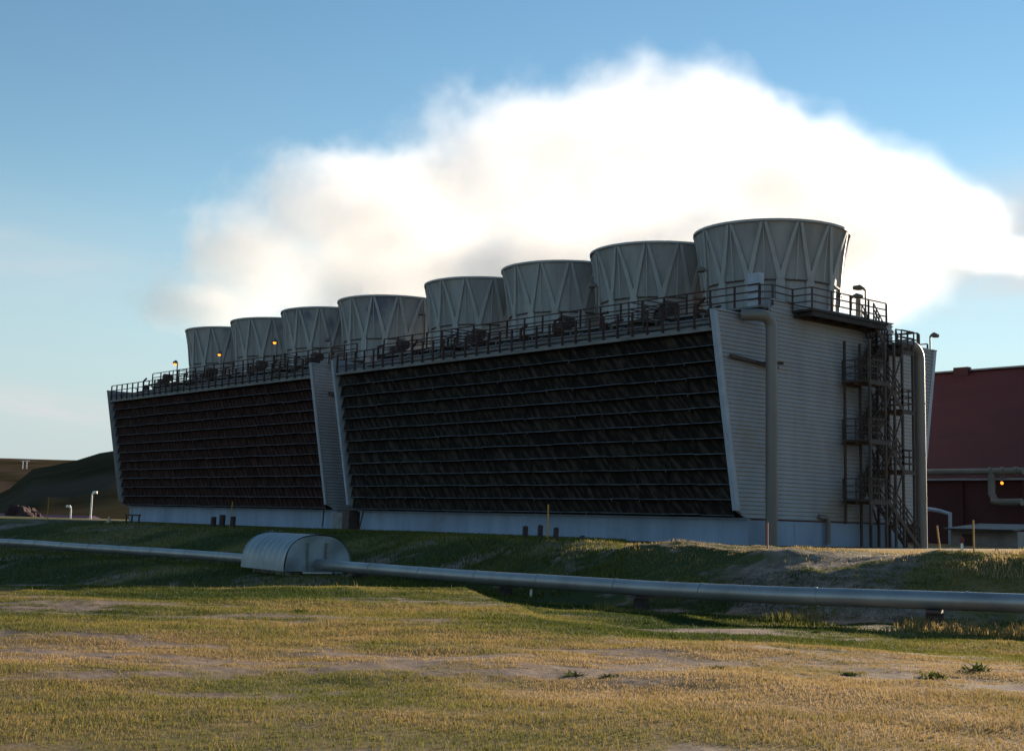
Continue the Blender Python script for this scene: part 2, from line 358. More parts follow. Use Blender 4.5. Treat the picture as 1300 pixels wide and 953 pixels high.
def fan_stack(root, c, mbody, first=None):
    base = Vector(c)
    NP = 14; zr = 4.72
    prof = [(3.36, 0), (3.38, .9), (3.42, 1.7), (3.52, 2.6), (3.68, 3.6), (3.9, 4.55), (3.96, zr)]
    def rad(z): return float(np.interp(z, [p[1] for p in prof], [p[0] for p in prof]))
    mb = MB()
    mb.lathe(prof+[(3.9, zr), (3.84, 4.5), (3.6, 3.6), (3.44, 2.6), (3.3, 0)], (*base[:2], base[2]), 56)
    o = mb.build('fan_stack', mbody, root, loc=base, smooth=True)
    def sub(mbx, name, m):
        q = mbx.build(name, m, None); q.parent = o; q.location = (0, 0, 0); return q
    mb = MB(); mb.lathe([(3.94, zr-.06), (4.06, zr-.06), (4.06, zr+.06), (3.86, zr+.06)], (0, 0, 0), 56, True); sub(mb, 'rim', MFIBRE2)
    for k in range(NP):
        a0 = 2*math.pi*k/NP+.35; da = math.pi/NP
        mb = MB()
        for s in (-1, 1):
            V = []
            N = 8
            for i in range(N+1):
                t = i/N; z = zr-.1-(zr-.1-1.75)*t
                ac = a0+s*(.024+da*.88*t); hw = (.075+.06*t)/rad(z)
                for q, pr in ((-hw, .0), (-hw, .13), (hw, .13), (hw, .0)):
                    r = rad(z)-.01+pr; V.append((r*math.cos(ac+q), r*math.sin(ac+q), z))
            mb.add(V, [(4*i+j, 4*i+(j+1) % 4, 4*i+4+(j+1) % 4, 4*i+4+j) for i in range(N) for j in range(4)]+[(0, 1, 2, 3), (4*N+3, 4*N+2, 4*N+1, 4*N)])
        mb.bar((math.cos(a0)*(rad(3)+.0), math.sin(a0)*(rad(3)), 1.8), (math.cos(a0)*(rad(4.6)+.0), math.sin(a0)*rad(4.6), 4.6), .05)
        # foot panel under the joint of two braces
        ac = a0+da; V = []
        for z in (.1, 1.8):
            for q, pr in ((-.062, 0), (-.062, .12), (.062, .12), (.062, 0)):
                r = rad(z)-.01+pr; V.append((r*math.cos(ac+q), r*math.sin(ac+q), z))
        mb.add(V, [(0, 1, 2, 3), (7, 6, 5, 4), (0, 4, 5, 1), (1, 5, 6, 2), (2, 6, 7, 3), (3, 7, 4, 0)])
        sub(mb, 'brace', MFIBRE2)
        mb = MB(); r = rad(1.8)+.03
        A = [(r*math.cos(a0+da*q), r*math.sin(a0+da*q), 1.8) for q in np.linspace(-.78, .78, 6)]
        for p, q in zip(A[:-1], A[1:]): mb.bar(p, q, .1, .07)
        sub(mb, 'flange_bar', MRUST)
    mb = MB(); mb.lathe([(0, 1.4), (.5, 1.4), (.5, 2.0), (0, 2.0)], (0, 0, 0), 16); 
    for k in range(6):
        a = k*math.pi/3; mb.bar((0, 0, 1.7), (3.2*math.cos(a), 3.2*math.sin(a), 1.75), .5, .05)
    sub(mb, 'fan', MRUST)
    return o
STACK = {}
def tower(x0, x1, label, louv, gap_end, stained):
    """x0 near (right) end, x1 far (left) end"""
    root = thing('cooling_tower', ((x0+x1)/2, CYL, ZG), label, 'cooling tower', 'cooling tower blocks in one row')
    end_wall(root, x0, 1); end_wall(root, x1, -1)
    L = x0-x1
    # louvre rows, near side
    NR = 12; ztop = 10.52; zb = 2.20; hz = (ztop-zb)/NR
    for side in (0, 1):
        for r in range(NR if side == 0 else 1):
            z0 = zb+r*hz; z1 = z0+hz
            mb = MB(); ml = MB()
            nseg = 16; seg = (L-.5)/nseg
            if side == 0:
                for k in range(nseg):
                    xa = x1+.25+k*seg+.015; xb = xa+seg-.03
                    j = random.uniform(-.012, .012); tl = random.uniform(-.03, .03)
                    y0 = yl(z0)+.12+j; y1 = yl(z1)+.42+tl
                    mb.add([(xa, y0, z0+.05), (xb, y0, z0+.05+random.uniform(-.01, .01)), (xb, y1, z1+.02), (xa, y1, z1+.02),
                            (xa, y0+.03, z0+.05), (xb, y0+.03, z0+.05), (xb, y1+.03, z1+.02), (xa, y1+.03, z1+.02)],
                           [(0, 1, 2, 3), (7, 6, 5, 4), (0, 4, 5, 1), (2, 6, 7, 3), (1, 5, 6, 2), (3, 7, 4, 0)])
                    if True:
                        e = 0
                        dz = random.uniform(-.016, .016)
                        ml.add([(xa+e, y0-.05, z0+.02+dz), (xb-.01, y0-.05, z0+.02+dz), (xb-.01, y0-.03, z0+.05+dz), (xa+e, y0-.03, z0+.05+dz),
                                (xa+e, y0+.05, z0+.02+dz), (xb-.01, y0+.05, z0+.02+dz), (xb-.01, y0+.05, z0+.05+dz), (xa+e, y0+.05, z0+.05+dz)],
                               [(0, 1, 2, 3), (7, 6, 5, 4), (0, 4, 5, 1), (2, 6, 7, 3), (1, 5, 6, 2), (3, 7, 4, 0)])
                    if random.random() < .5: ml.bar((xb, y0+.03, z0-.08), (xb, y0+.01, z0+.06), .03)
                lo = mb.build('louver', louv, root)
                ml.build('lip', MLIP, lo)
            else:
                mb.prism([(yr(zb)-.3, zb), (yr(zb), zb), (yr(ztop), ztop), (yr(ztop)-.3, ztop)], 'x', x1+.16, x0-.16)
                mb.build('louver_screen', louv, root)
    mb = MB(); mb.box((x1+.2, yl(zb)+1.0, 1.0), (x0-.2, yl(zb)+1.1, ztop)); mb.build('fill_core', MDARK, root)
    # fascia, walkway and raised deck
    ya = yl(10.55)-.02
    mb = MB(); mb.box((x1+.165, ya, 10.50), (x0-.165, ya+.14, 10.64)); mb.box((x1+.165, ya+.16, 10.64), (x0-.165, ya+.26, 10.78))
    mb.build('fascia', MDECK, root)
    mb = MB(); mb.box((x1+.165, ya+.27, 10.55), (x0-.165, RAISE[0]-.4, 10.74)); mb.build('walkway', MDARK, root)
    mb = MB(); mb.box((x1+.165, ya+.9, 11.02), (x0-.165, ya+1.0, 11.24)); mb.build('hot_water_basin_edge', MDECK, root)
    mb = MB(); mb.box((x1+.165, RAISE[0]-.3, 10.76), (x0-.165, RAISE[1]+.3, 12.02)); mb.build('deck_wall', MDARK, root)
    mb = MB(); mb.box((x1+.165, RAISE[0]-.45, 12.03), (x0-.165, RAISE[1]+.45, 12.13)); mb.build('fan_deck', MDECK, root)
    mb = MB(); mb.box((x1+.165, RAISE[1]+.5, 10.5), (x0-.165, yr(10.55)-.05, 10.74)); mb.build('walkway', MDARK, root)
    railing(root, [(x1+.3, ya+.08, 10.64), (x0-.3, ya+.08, 10.64)], 1.2, step=.98, post=.085, m=MRAIL)
    railing(root, [(x1+.3, RAISE[0]-.38, 12.13), (x0-.3, RAISE[0]-.38, 12.13)], 1.05, step=1.5, m=MRAIL)
    railing(root, [(x1+.3, yr(10.55)-.1, 10.74), (x0-.3, yr(10.55)-.1, 10.74)], 1.1, step=2.6)
    # distribution pipes with valves along the walkway
    mb = MB(); mb.tube([(x1+.8, ya+2.3, 11.35), (x0-1.2, ya+2.3, 11.35)], .24, 12)
    for k in range(10):
        xx = x1+2+k*(L-4)/9; mb.tube([(xx, ya+1.35, 11.1), (xx, ya+2.3, 11.35)], .15, 10)
        mb.tube([(xx-.06, ya+2.3, 11.35), (xx+.06, ya+2.3, 11.35)], .33, 12)
        mb.bar((xx, ya+1.5, 11.1), (xx, ya+1.5, 11.62), .06); mb.lathe([(.17, -.02), (.17, .02), (.13, .02), (.13, -.02)], (xx, ya+1.5, 11.62), 12, True)
    mb.build('distribution_pipe', MRISER, root, smooth=True)
    for k in range(9):
        xx = x1+1.2+k*(L-2.4)/8.6+random.uniform(-.5, .5); yy = ya+random.uniform(2.4, 3.2); mb = MB()
        mb.tube([(xx, yy, 10.75), (xx, yy, 12.2+random.uniform(0, .5)), (xx+.5, yy, 12.6)], .08, 8); mb.tube([(xx+.7, yy, 10.75), (xx+.7, yy, 12.0), (xx+.7, yy+.9, 12.3)], .06, 8)
        mb.box((xx-.25, yy+.12, 11.5), (xx+.25, yy+.4, 12.1)); mb.box((xx+.45, yy+.02, 11.3), (xx+.98, yy+.3, 11.55)); mb.bar((xx-.2, yy+.1, 11.7), (xx+.95, yy+.1, 11.7), .05)
        mb.build('valve_rack', MRAIL, root)
    cxs = [x0-L/8-k*L/4 for k in range(4)]
    for i, cx in enumerate(cxs):
        m_ = MSTAIN if i in stained else MFIBRE
        if m_.name not in STACK:
            STACK[m_.name] = fan_stack(root, (cx, CYL, 12.13), m_)
        else:
            c = copy_tree(STACK[m_.name], root)
            c.location = Vector((cx, CYL, 12.13))-Vector(root['_o'])
            c.rotation_euler.z = random.uniform(-.2, .2)
        mb = MB(); mx_ = cx-3.2; mb.box((mx_-.45, RAISE[0]+.1, 12.15), (mx_+.45, RAISE[0]+.8, 12.75)); mb.tube([(mx_, RAISE[0]+.45, 12.95), (mx_, RAISE[0]+1.2, 12.95)], .3, 12)
        mb.build('fan_motor', MRUST, root)
    # crossover steps with tall rails in front of two fans
    for cx in (cxs[0]-1.6, cxs[2]-1.0):
        mb = MB(); mb.box((cx-.5, ya+.6, 11.45), (cx+.5, ya+2.9, 11.52))
        for sx in (-.5, .5):
            for yy in (ya+.6, ya+1.75, ya+2.9): mb.bar((cx+sx, yy, 10.75), (cx+sx, yy, 12.5), .06)
            for zz in (12.5, 12.15, 11.8): mb.bar((cx+sx, ya+.6, zz), (cx+sx, ya+2.9, zz), .05)
        for s in range(4): mb.box((cx-.45, ya+.3-.0+s*.08, 10.8+s*.17), (cx+.45, ya+.42+s*.08, 10.83+s*.17))
        mb.build('crossover_step', MRUST, root)
    # concrete cold-water basin
    mb = MB(); xa, xb = x1+.1, x0+(-.02)
    mb.box((xa, 47.74, .2), (xb, 60.42, 2.04))
    for k in range(1, 6):
        xx = xa+k*(xb-xa)/6; mb.box((xx-.03, 47.725, .25), (xx+.03, 47.735, 2.0))
    for yy in (51.2, 55.6, 58.6): mb.box((xb+.002, yy-.02, .25), (xb+.02, yy+.02, 2.0))
    bs = mb.build('basin', MBASIN, root)
    mb = MB(); mb.box((xa, 47.60, 2.05), (xb, 47.9, 2.13)); mb.build('basin_coping', MBASIN, bs)
    return root
T2 = tower(-38.8, -70.1, 'near cooling tower block with blackish louvers and four grey fan stacks beside the stairs', MLOUV, True, ())
T1 = tower(-72.6, -103.6, 'far cooling tower block with red brown louvers and stained fan stacks', MLOUV2, False, (0, 1))
# parts only the near end has
mb = MB(); mb.box((-38.72, 50.9, 11.98), (-37.55, 57.2, 12.08)); mb.box((-38.7, 51.0, 11.72), (-38.5, 57.1, 11.96)); mb.box((-37.75, 51.0, 11.74), (-37.6, 57.1, 11.96))
for yy in np.arange(51.1, 57.2, 1.2): mb.box((-38.48, yy, 11.78), (-37.77, yy+.12, 11.95))
mb.build('end_platform', MDARK, T2)
railing(T2, [(-39.2, 49.0, 12.14), (-38.72, 49.4, 12.14), (-38.7, 50.9, 12.1), (-37.6, 50.95, 12.1), (-37.6, 57.1, 12.1)], 1.0, step=1.7)
mb = MB(); mb.box((-38.70, 57.6, 11.0), (-37.3, 59.6, 11.1)); mb.build('lower_platform', MDARK, T2)
railing(T2, [(-37.35, 59.5, 11.1), (-38.6, 59.6, 11.1), (-38.95, 60.0, 11.5), (-38.95, 62.2, 11.5)], .75, step=1.1, nrail=2)
mb = MB(); mb.box((-39.9, 49.0, 12.14), (-39.2, 49.35, 13.75)); mb.build('control_cabinet', MTRIM, T2)
mb = MB(); mb.bar((-38.6, 46.2, 9.4), (-38.6, 49.6, 9.18), .16, .16); mb.build('pipe_bracket', MRUST, T2)
mb = MB(); mb.bar((-72.45, 46.6, 9.6), (-72.45, 48.6, 9.5), .14, .2); mb.build('pipe_bracket', MRUST, T1)
mb = MB(); mb.tube([(-38.6, 53.5, 1.0), (-38.6, 53.5, 2.15), (-38.6, 53.3, 2.28), (-38.72, 52.9, 2.3)], .13, 10); mb.build('drain_pipe', MRISER, T2, smooth=True)
mb = MB()
for y in (57.6, 58.3): mb.tube([(-39.6, y, 12.1), (-39.6, y, 13.6-(y-57.6)*1.2)], .14, 10)
mb.build('vent_pipe', MRISER, T2, smooth=True)
# rusty chute and stained pier in the gap between the blocks
t = thing('drain_pier', (-71.2, 47.6, ZG), 'stained concrete pier with a rusty box in the gap between the tower blocks', 'pier')
mb = MB(); mb.box((-72.3, 47.2, .3), (-71.0, 49.5, 1.95)); mb.build('pier', MCONC, t)
mb = MB(); mb.box((-70.95, 47.05, .3), (-70.2, 49.5, 2.1)); mb.build('rusty_box', MRUST, t)
mb = MB(); mb.tube([(-73.6, 47.3, 1.0), (-73.5, 47.3, 2.2), (-73.1, 47.2, 2.5)], .05, 8); mb.build('hose', MRUST, t); mb = MB(); mb.tube([(-69.4, 47.3, .9), (-68.9, 47.3, 2.3), (-68.7, 47.5, 2.6)], .05, 8); mb.build('hose', MRUST, t)

# riser pipes on the end wall
t = thing('riser_pipe', (-37.7, 48.1, ZG), 'tall grey riser pipe on the end wall beside the louver corner, left of the stairs', 'pipe', 'riser pipes on the end wall')
mb = MB(); P = [(-37.75, 48.08, .6), (-37.75, 48.08, 10.8)]+[(-37.75-.25*(1-math.cos(a))*.4, 48.08-.55*(1-math.cos(a)), 10.8+.55*math.sin(a)) for a in np.linspace(.2, 1.57, 6)]+[(-38.0, 47.3, 11.36), (-38.6, 47.0, 11.37)]
mb.tube(P, .27, 20); mb.build('pipe', MRISER, t, smooth=True)
for z in (4.5, 6.8, 9.3): mb = MB(); mb.lathe([(.27, -.04), (.29, -.04), (.29, .04), (.27, .04)], (-37.75, 48.08, z), 20); mb.build('band', MRISER, t)
mb = MB(); mb.bar((-38.6, 48.08, 9.25), (-37.4, 48.5, 9.2), .12); mb.build('bracket', MRUST, t)
t = thing('riser_pipe', (-37.4, 60.4, ZG), 'tall grey riser pipe right of the zigzag stairs on the end wall', 'pipe', 'riser pipes on the end wall')
mb = MB(); P = [(-37.3, 59.55, .5), (-37.3, 59.55, 10.5)]+[(-37.3, 59.55-.7*(1-math.cos(a)), 10.5+.6*math.sin(a)) for a in np.linspace(.2, 1.57, 6)]+[(-37.5, 58.0, 11.1)]
mb.tube(P, .27, 20); mb.build('pipe', MRISER, t, smooth=True)
for z in (3.4, 5.6, 8.2): mb = MB(); mb.lathe([(.27, -.04), (.29, -.04), (.29, .04), (.27, .04)], (-37.3, 59.55, z), 20); mb.build('band', MRISER, t)

# zigzag stairs
st = thing('fire_escape_stairs', (-37.6, 57.5, ZG), 'dark rusty zigzag steel stairs climbing the corrugated end wall', 'stairs')
XA, XB, XC = -38.5, -37.75, -37.0
def flight(xa, xb, ya, za, yb, zb):
    mb = MB()
    for x in (xa, xb): mb.bar((x, ya, za), (x, yb, zb), .06, .22)
    k = int(abs(zb-za)/.2)
    for i in range(1, k):
        t = i/k; y = ya+(yb-ya)*t; z = za+(zb-za)*t; mb.box((xa, y-.12, z), (xb, y+.12, z+.03))
    o = mb.build('flight', MRUST, st)
    mb = MB()
    for x in (xa, xb):
        for hh in (1.0, .7, .4): mb.bar((x, ya, za+hh), (x, yb, zb+hh), .05)
        for t in (0, .2, .4, .6, .8, 1): y = ya+(yb-ya)*t; z = za+(zb-za)*t; mb.bar((x, y, z), (x, y, z+1.), .05)
    mb.build('handrail', MRUST, o)
def landing(ya, yb, z, open_side):
    mb = MB(); mb.box((XA, ya, z-.10), (XC, yb, z)); 
    for x in (XA, XB, XC): mb.bar((x, ya, z-.16), (x, yb, z-.16), .07, .14)
    o = mb.build('landing', MRUST, st)
    yy = ya if open_side > 0 else yb; yo = yb if open_side > 0 else ya
    mb = MB()
    for hh in (1., .66, .33): mb.bar((XA, yy, z+hh), (XC, yy, z+hh), .05); mb.bar((XC, yy, z+hh), (XC, yo, z+hh), .05)
    for x in (XA, XB, XC): mb.bar((x, yy, z), (x, yy, z+1.0), .055)
    mb.bar((XC, (yy+yo)/2, z), (XC, (yy+yo)/2, z+1.), .05); mb.bar((XC, yo, z), (XC, yo, z+1.), .05)
    mb.build('guard_rail', MRUST, o)
YL0, YL1, YR0, YR1 = 54.6, 56.1, 57.5, 58.6
for z in (3.2, 6.1, 9.0): landing(YL0, YL1, z, 1)
for z in (4.75, 7.75, 10.75): landing(YR0, YR1, z, -1)
flight(XB, XC, 58.9, .9, YL1, 3.2)
for a, b_ in ((3.2, 4.75), (6.1, 7.75), (9.0, 10.75)): flight(XA, XB-.06, YL1, a, YR0, b_)
for a, b_ in ((4.75, 6.1), (7.75, 9.0)): flight(XB+.06, XC, YR0, a, YL1, b_)
flight(XA, XB-.06, YR0, 10.75, 56.3, 12.05)
for y in (54.75, 56.05, 56.85, 57.55, 58.5):
    for x in (XA+.03, XC-.03):
        mb = MB(); mb.bar((x, y, .9 if y > 55.5 else 2.0), (x, y, 11.0 if (y < 57.2 or y > 58 or x > XA+.1) else 12.1), .11); mb.build('post', MRUST, st)
for k, z in enumerate((3.2, 6.1, 9.0)):
    mb = MB(); mb.bar((XC, 56.05, z-1.3), (XC, 57.55, z+1.6), .06); mb.bar((XA, 57.55, z-1.3), (XA, 56.05, z+1.6), .06); mb.build('cross_brace', MRUST, st)

# lamps on the deck
def deck_lamp(p, h, lit, label, ang=0., head=.3):
    t = thing('deck_lamp', p, label, 'lamp', 'lamps on the tower deck')
    mb = MB(); mb.tube([p, (p[0], p[1], p[2]+h)], .045, 8); mb.build('pole', MLAMP, t)
    d = Vector((math.cos(ang), math.sin(ang), 0)); q = Vector(p)+Vector((0, 0, h))
    mb = MB(); mb.tube([q, q+d*.1+Vector((0, 0, .1)), q+d*.3+Vector((0, 0, .14)), q+d*.62+Vector((0, 0, .12))], [.05, .07, .15, .10], 10); mb.build('lamp_head', MLAMP, t, smooth=True)
    if lit:
        mb = MB(); bm = bmesh.new(); bmesh.ops.create_icosphere(bm, subdivisions=2, radius=.12)
        mb.add([v.co+q+d*.36+Vector((0, 0, .0)) for v in bm.verts], [tuple(v.index for v in f.verts) for f in bm.faces]); bm.free(); mb.build('bulb', MGLOW, t, smooth=True)
aS = math.atan2(-.65, -.75)
deck_lamp(aty(223.5, 490, 46.3), 1.75, True, 'lit orange lamp on a short post left of the leftmost fan stack', math.pi)
deck_lamp(aty(280, 474, 48.9), 1.5, True, 'lit orange lamp in front of the leftmost fan stack', math.pi)
deck_lamp(aty(350.5, 462, 48.9), 1.6, True, 'lit orange lamp between the second and third fan stacks from the left', math.pi)
deck_lamp(aty(418.5, 470, 46.5), 1.9, False, 'unlit lamp post above the gap between the tower blocks', math.pi)
deck_lamp(aty(538, 438, 48.9), 1.9, False, 'unlit lamp post right of the fan stack beside the gap', math.pi)
deck_lamp(aty(758, 402, 48.9), 1.6, False, 'unlit lamp between the second and third fan stacks from the right', math.pi)
deck_lamp(aty(898, 388, 48.9), 1.7, False, 'unlit lamp between the two rightmost fan stacks', math.pi)
deck_lamp(atx(1066, 390, -37.6), .5, False, 'drooping lamp head on the platform rail under the rightmost fan stack', 2.2)
deck_lamp(atx(1081, 394, -37.6), .6, False, 'wide lamp head on the platform rail right of the rightmost fan stack', 1.2)
deck_lamp(atx(1099, 403, -37.6), 1.35, False, 'tall hooked lamp post at the head of the stairs', -2.2)
deck_lamp(atx(1181, 444, -38.95), .7, False, 'lamp at the far end of the low platform, above the right riser pipe', 1.4)

# ---------------------------------------------------------------- pipeline, cover and small things in the field
pl = thing('steam_pipeline', PPT[8], 'long grey metal clad pipeline running low across the grass', 'pipeline')
cur = []
for i in range(len(PPT)-1):
    p0 = PPT[max(i-1, 0)]; p1 = PPT[i]; p2 = PPT[i+1]; p3 = PPT[min(i+2, len(PPT)-1)]
    for t in np.linspace(0, 1, 8, endpoint=False):
        cur.append(.5*((2*p1)+(-p0+p2)*t+(2*p0-5*p1+4*p2-p3)*t*t+(-p0+3*p1-3*p2+p3)*t**3))
cur.append(PPT[-1]); cur = np.array(cur)
for _ in range(6): cur[1:-1] = (cur[:-2]+2*cur[1:-1]+cur[2:])/4
PR = .19
mb = MB(); mb.tube(cur, PR, 24); mb.build('pipe', MPIPE, pl, smooth=True)
seg = np.linalg.norm(np.diff(cur, axis=0), axis=1); cum = np.concatenate([[0], np.cumsum(seg)])
def along(s): return np.array([np.interp(s, cum, cur[:, k]) for k in range(3)])
for s in np.arange(2, cum[-1], 3.1):
    a = along(s-.035); b_ = along(s+.035); mb = MB(); mb.tube([a, b_], PR+.012, 24); mb.build('joint_band', MPIPE, pl, smooth=True)
def pipe_at_u(u):
    us = [CX+FPX*((p[0]*LT[0]+p[1]*LT[1])/(p[0]*FW[0]+p[1]*FW[1])) for p in cur]
    i = int(np.argmin(np.abs(np.array(us)-u))); return cur[i], (cur[min(i+1, len(cur)-1)]-cur[max(i-1, 0)])
for u, lab in ((822, 'dark concrete pipe support at the bend of the pipeline'), (648, 'dark pipe support left of the small pale marker post'), (470, 'small pipe support just right of the rounded metal cover'), (1180, 'pipe support nearly hidden in grass at the right end of the pipeline')):
    p, d = pipe_at_u(u); d = Vector(d).normalized(); s = Vector((-d.y, d.x, 0)).normalized()
    g = ground_z(p[0], p[1]); pv = Vector(p)
    t = thing('pipe_support', (p[0], p[1], g), lab, 'pipe support', 'supports under the pipeline')
    mb = MB(); mb.bar(pv-s*.30-Vector((0, 0, PR+.03)), pv+s*.30-Vector((0, 0, PR+.03)), .3, .06); mb.build('saddle', MRUST, t)
    mb = MB(); mb.bar((p[0], p[1], g-.1), (p[0], p[1], p[2]-PR-.06), .26); mb.build('plinth', MTIM, t)

# rounded corrugated cover over the pipeline
SH = pipe_at_u(389)[0]; sd = pipe_at_u(389)[1]; sd = Vector((sd[0], sd[1], 0)).normalized()
if sd.dot(Vector((*LT, 0))) < 0: sd = -sd               # points right / toward the camera
sn = Vector((-sd.y, sd.x, 0))
if sn.dot(Vector((*FW, 0))) > 0: sn = -sn               # towards the camera
gz = min(ground_z(SH[0], SH[1]), SH[2]-.35)+.02
HL, HW, HH = 1.85, 1.28, 1.25
cen = Vector((SH[0], SH[1], gz))
cv = thing('pipe_cover', cen, 'rounded galvanised metal cover like a small barrel vault over the pipeline', 'cover')
def arch(t, off=0.): 
    a = math.pi*t; return (HW+off)*math.copysign(abs(math.cos(a))**.8, math.cos(a)), .12+(HH+off)*abs(math.sin(a))**.75
mb = MB(); NS = 48; NA = 28; V = []
for i in range(NS+1):
    x = -HL+2*HL*i/NS; r = .028*(1-abs(math.sin(math.pi*i/6))**.35)
    for j in range(NA+1):
        w, z = arch(j/NA, r); V.append(cen+sd*x+sn*w+Vector((0, 0, z)))
mb.add(V, [(i*(NA+1)+j, i*(NA+1)+j+1, (i+1)*(NA+1)+j+1, (i+1)*(NA+1)+j) for i in range(NS) for j in range(NA)])
mb.build('vault', MGALV, cv, smooth=True)
for sx in (-1, 1):
    mb = MB(); N2 = 10; V = []; rr = random.Random(3+sx)
    for j in range(NA+1):
        w, z = arch(j/NA, -.01)
        for k in range(N2+1):
            q = k/N2; ww = w*q; zz = .12+(z-.12)*q
            V.append(cen+sd*(sx*(HL-.02)+sx*.05*math.sin(3.1*ww+sx)*math.sin(4.3*zz+ww*2)*q)+sn*ww+Vector((0, 0, zz)))
    mb.add(V, [(j*(N2+1)+k, j*(N2+1)+k+1, (j+1)*(N2+1)+k+1, (j+1)*(N2+1)+k) for j in range(NA) for k in range(N2)])
    e = mb.build('end_panel', MGALV, cv, smooth=True)
    for yy in (-.28, .42):
        mb = MB(); mb.bar(cen+sd*(sx*(HL+.02))+sn*yy+Vector((0, 0, .15)), cen+sd*(sx*(HL+.02))+sn*yy+Vector((0, 0, HH*.9)), .045, .02, upv=tuple(sd))
        for z in np.arange(.2, HH*.88, .11): mb.bar(cen+sd*(sx*(HL+.03))+sn*(yy-.05)+Vector((0, 0, z)), cen+sd*(sx*(HL+.03))+sn*(yy+.05)+Vector((0, 0, z)), .03)
        mb.build('bolted_seam', MRISER, e)
mb = MB(); mb.bar(cen-sd*(HL-.3)+Vector((0, 0, .0)), cen+sd*(HL-.3)+Vector((0, 0, .0)), 1.9, .24); mb.build('plinth', MCONC, cv)
mb = MB(); mb.bar(cen+sd*(HL+.05)+sn*.55+Vector((0, 0, .08)), cen+sd*(HL+.05)-sn*.85+Vector((0, 0, .08)), .3, .05); mb.build('sill_strip', MWHITE, cv)

def onground(u, v):
    best = None
    for d in np.arange(8, 150, .1):
        p = atd(u, v, d); g = ground_z(p[0], p[1])
        if p[2] <= g: return np.array([p[0], p[1], g])
    p = atd(u, v, 60.); return np.array([p[0], p[1], ground_z(p[0], p[1])])
def crestpt(u, v):
    d = np.interp(u, US, Dc)+1.2; p = atd(u, v, d); return np.array([p[0], p[1], ground_z(p[0], p[1])])
def stake(u, vb, vt, m, label, z=None, d=None, r=.03, lean=(0, 0), name='marker_stake', cat='stake', grp='painted marker stakes'):
    p = (crestpt(u, vb) if z > .5 else onground(u, vb)) if z is not None else atd(u, vb, d)
    g = ground_z(p[0], p[1]); p = np.array([p[0], p[1], g])
    dist = (p[0]*FW[0]+p[1]*FW[1]); h = max(.15, float(atd(0.5*(u+u), vt, dist)[2])-g)
    mb = MB(); mb.tube([p-np.array([0, 0, .15]), p+np.array([lean[0], lean[1], h])], [r, r*.9], 8)
    o = mb.build(name, m, None, loc=tuple(p)); tag(o, label, cat, grp); return o, p, h
for u, vb, vt, lab, ln in ((60, 661, 631, 'thin ochre stake before the far mauve roofs at the left', (0, 0)), (291.5, 667, 636.5, 'thin yellow stake beside the three far posts by the red brown block', (.08, .05)),
                           (695, 688.5, 640, 'yellow stake among the three dark posts by the black louvers', (0, 0)), (1194.5, 703, 667, 'leaning yellow stake before the red building', (-.07, -.06)),
                           (1236.5, 705, 660, 'tall upright yellow stake before the pale hut', (0, 0))):
    stake(u, vb, vt, MYEL, lab, z=.9, lean=ln, r=.028 if u < 700 else .024)
stake(974.5, 697, 663, MORG, 'short orange stake in front of the left riser pipe', z=.9, r=.022)
stake(674, 758, 746.5, MWHITE, 'small pale marker post under the pipeline', z=-.3, r=.035, grp=None, cat='marker post', name='marker_post')
for (u, vb, vt, w, lab) in ((270.5, 668, 656.5, .2, 'leftmost of three dark posts beside the yellow stake by the red brown block'), (281.5, 669, 654, .28, 'tallest middle one of three dark posts by the red brown block'), (295, 669.5, 656, .2, 'dark post just right of the far yellow stake'),
                            (666, 688, 668.5, .18, 'leftmost of three dark posts before the black louvers'), (685, 689, 667.5, .2, 'middle dark post left of the yellow stake before the black louvers'), (705, 690, 670.5, .19, 'dark post right of the yellow stake before the black louvers')):
    p = crestpt(u, vb); g = p[2]; dist = p[0]*FW[0]+p[1]*FW[1]; h = float(atd(u, vt, dist)[2])-g; w = (.55 if w < .25 else .62)*(dist/FPX*10)
    mb = MB(); mb.tube([(p[0], p[1], g-.2), (p[0]+.03, p[1], g+h)], w/2*1.25, 10); mb.lathe([(w/2*1.25, 0), (w/2*1.3, .02), (0, .05)], (p[0]+.03, p[1], g+h), 10)
    tag(mb.build('bollard', MTIM, None, loc=(p[0], p[1], g)), lab, 'post', 'dark posts in front of the basin')
# low dark rail by the far end of the basin
p = crestpt(160, 664.5); q = crestpt(176, 665)
mb = MB(); dv = Vector(q-p); pv = Vector(p)
for t in (0, .45, 1): mb.bar(pv+dv*t-Vector((0, 0, .2)), pv+dv*t+Vector((0, 0, .55)), .07)
mb.bar(pv-dv*.1+Vector((0, 0, .55)), pv+dv*1.1+Vector((0, 0, .55)), .09)
tag(mb.build('guard_rail', MTIM, None, loc=tuple(p)), 'low dark guard rail by the far end of the pale basin', 'rail')
def lump(name, c, r, m, label, cat, seed, sub=3, grp=None):
    bm = bmesh.new(); bmesh.ops.create_icosphere(bm, subdivisions=sub, radius=1)
    mb = MB(); V = []
    for v in bm.verts:
        k = 1+.45*mnoise.noise(v.co*1.7+Vector((seed*3.1, 0, 0)))+.2*mnoise.noise(v.co*4.3+Vector((seed, 2, 0)))
        V.append((c[0]+v.co.x*r[0]*k, c[1]+v.co.y*r[1]*k, c[2]+v.co.z*r[2]*k))
    mb.add(V, [tuple(v.index for v in f.verts) for f in bm.faces]); bm.free()
    o = mb.build(name, m, None, loc=tuple(c)); return tag(o, label, cat, grp)
p = crestpt(739, 690.5); lump('rock', (p[0], p[1], p[2]), (.16, .1, .2), MROCK, 'dark pointed rock on the berm crest right of the posts', 'rock', 4)
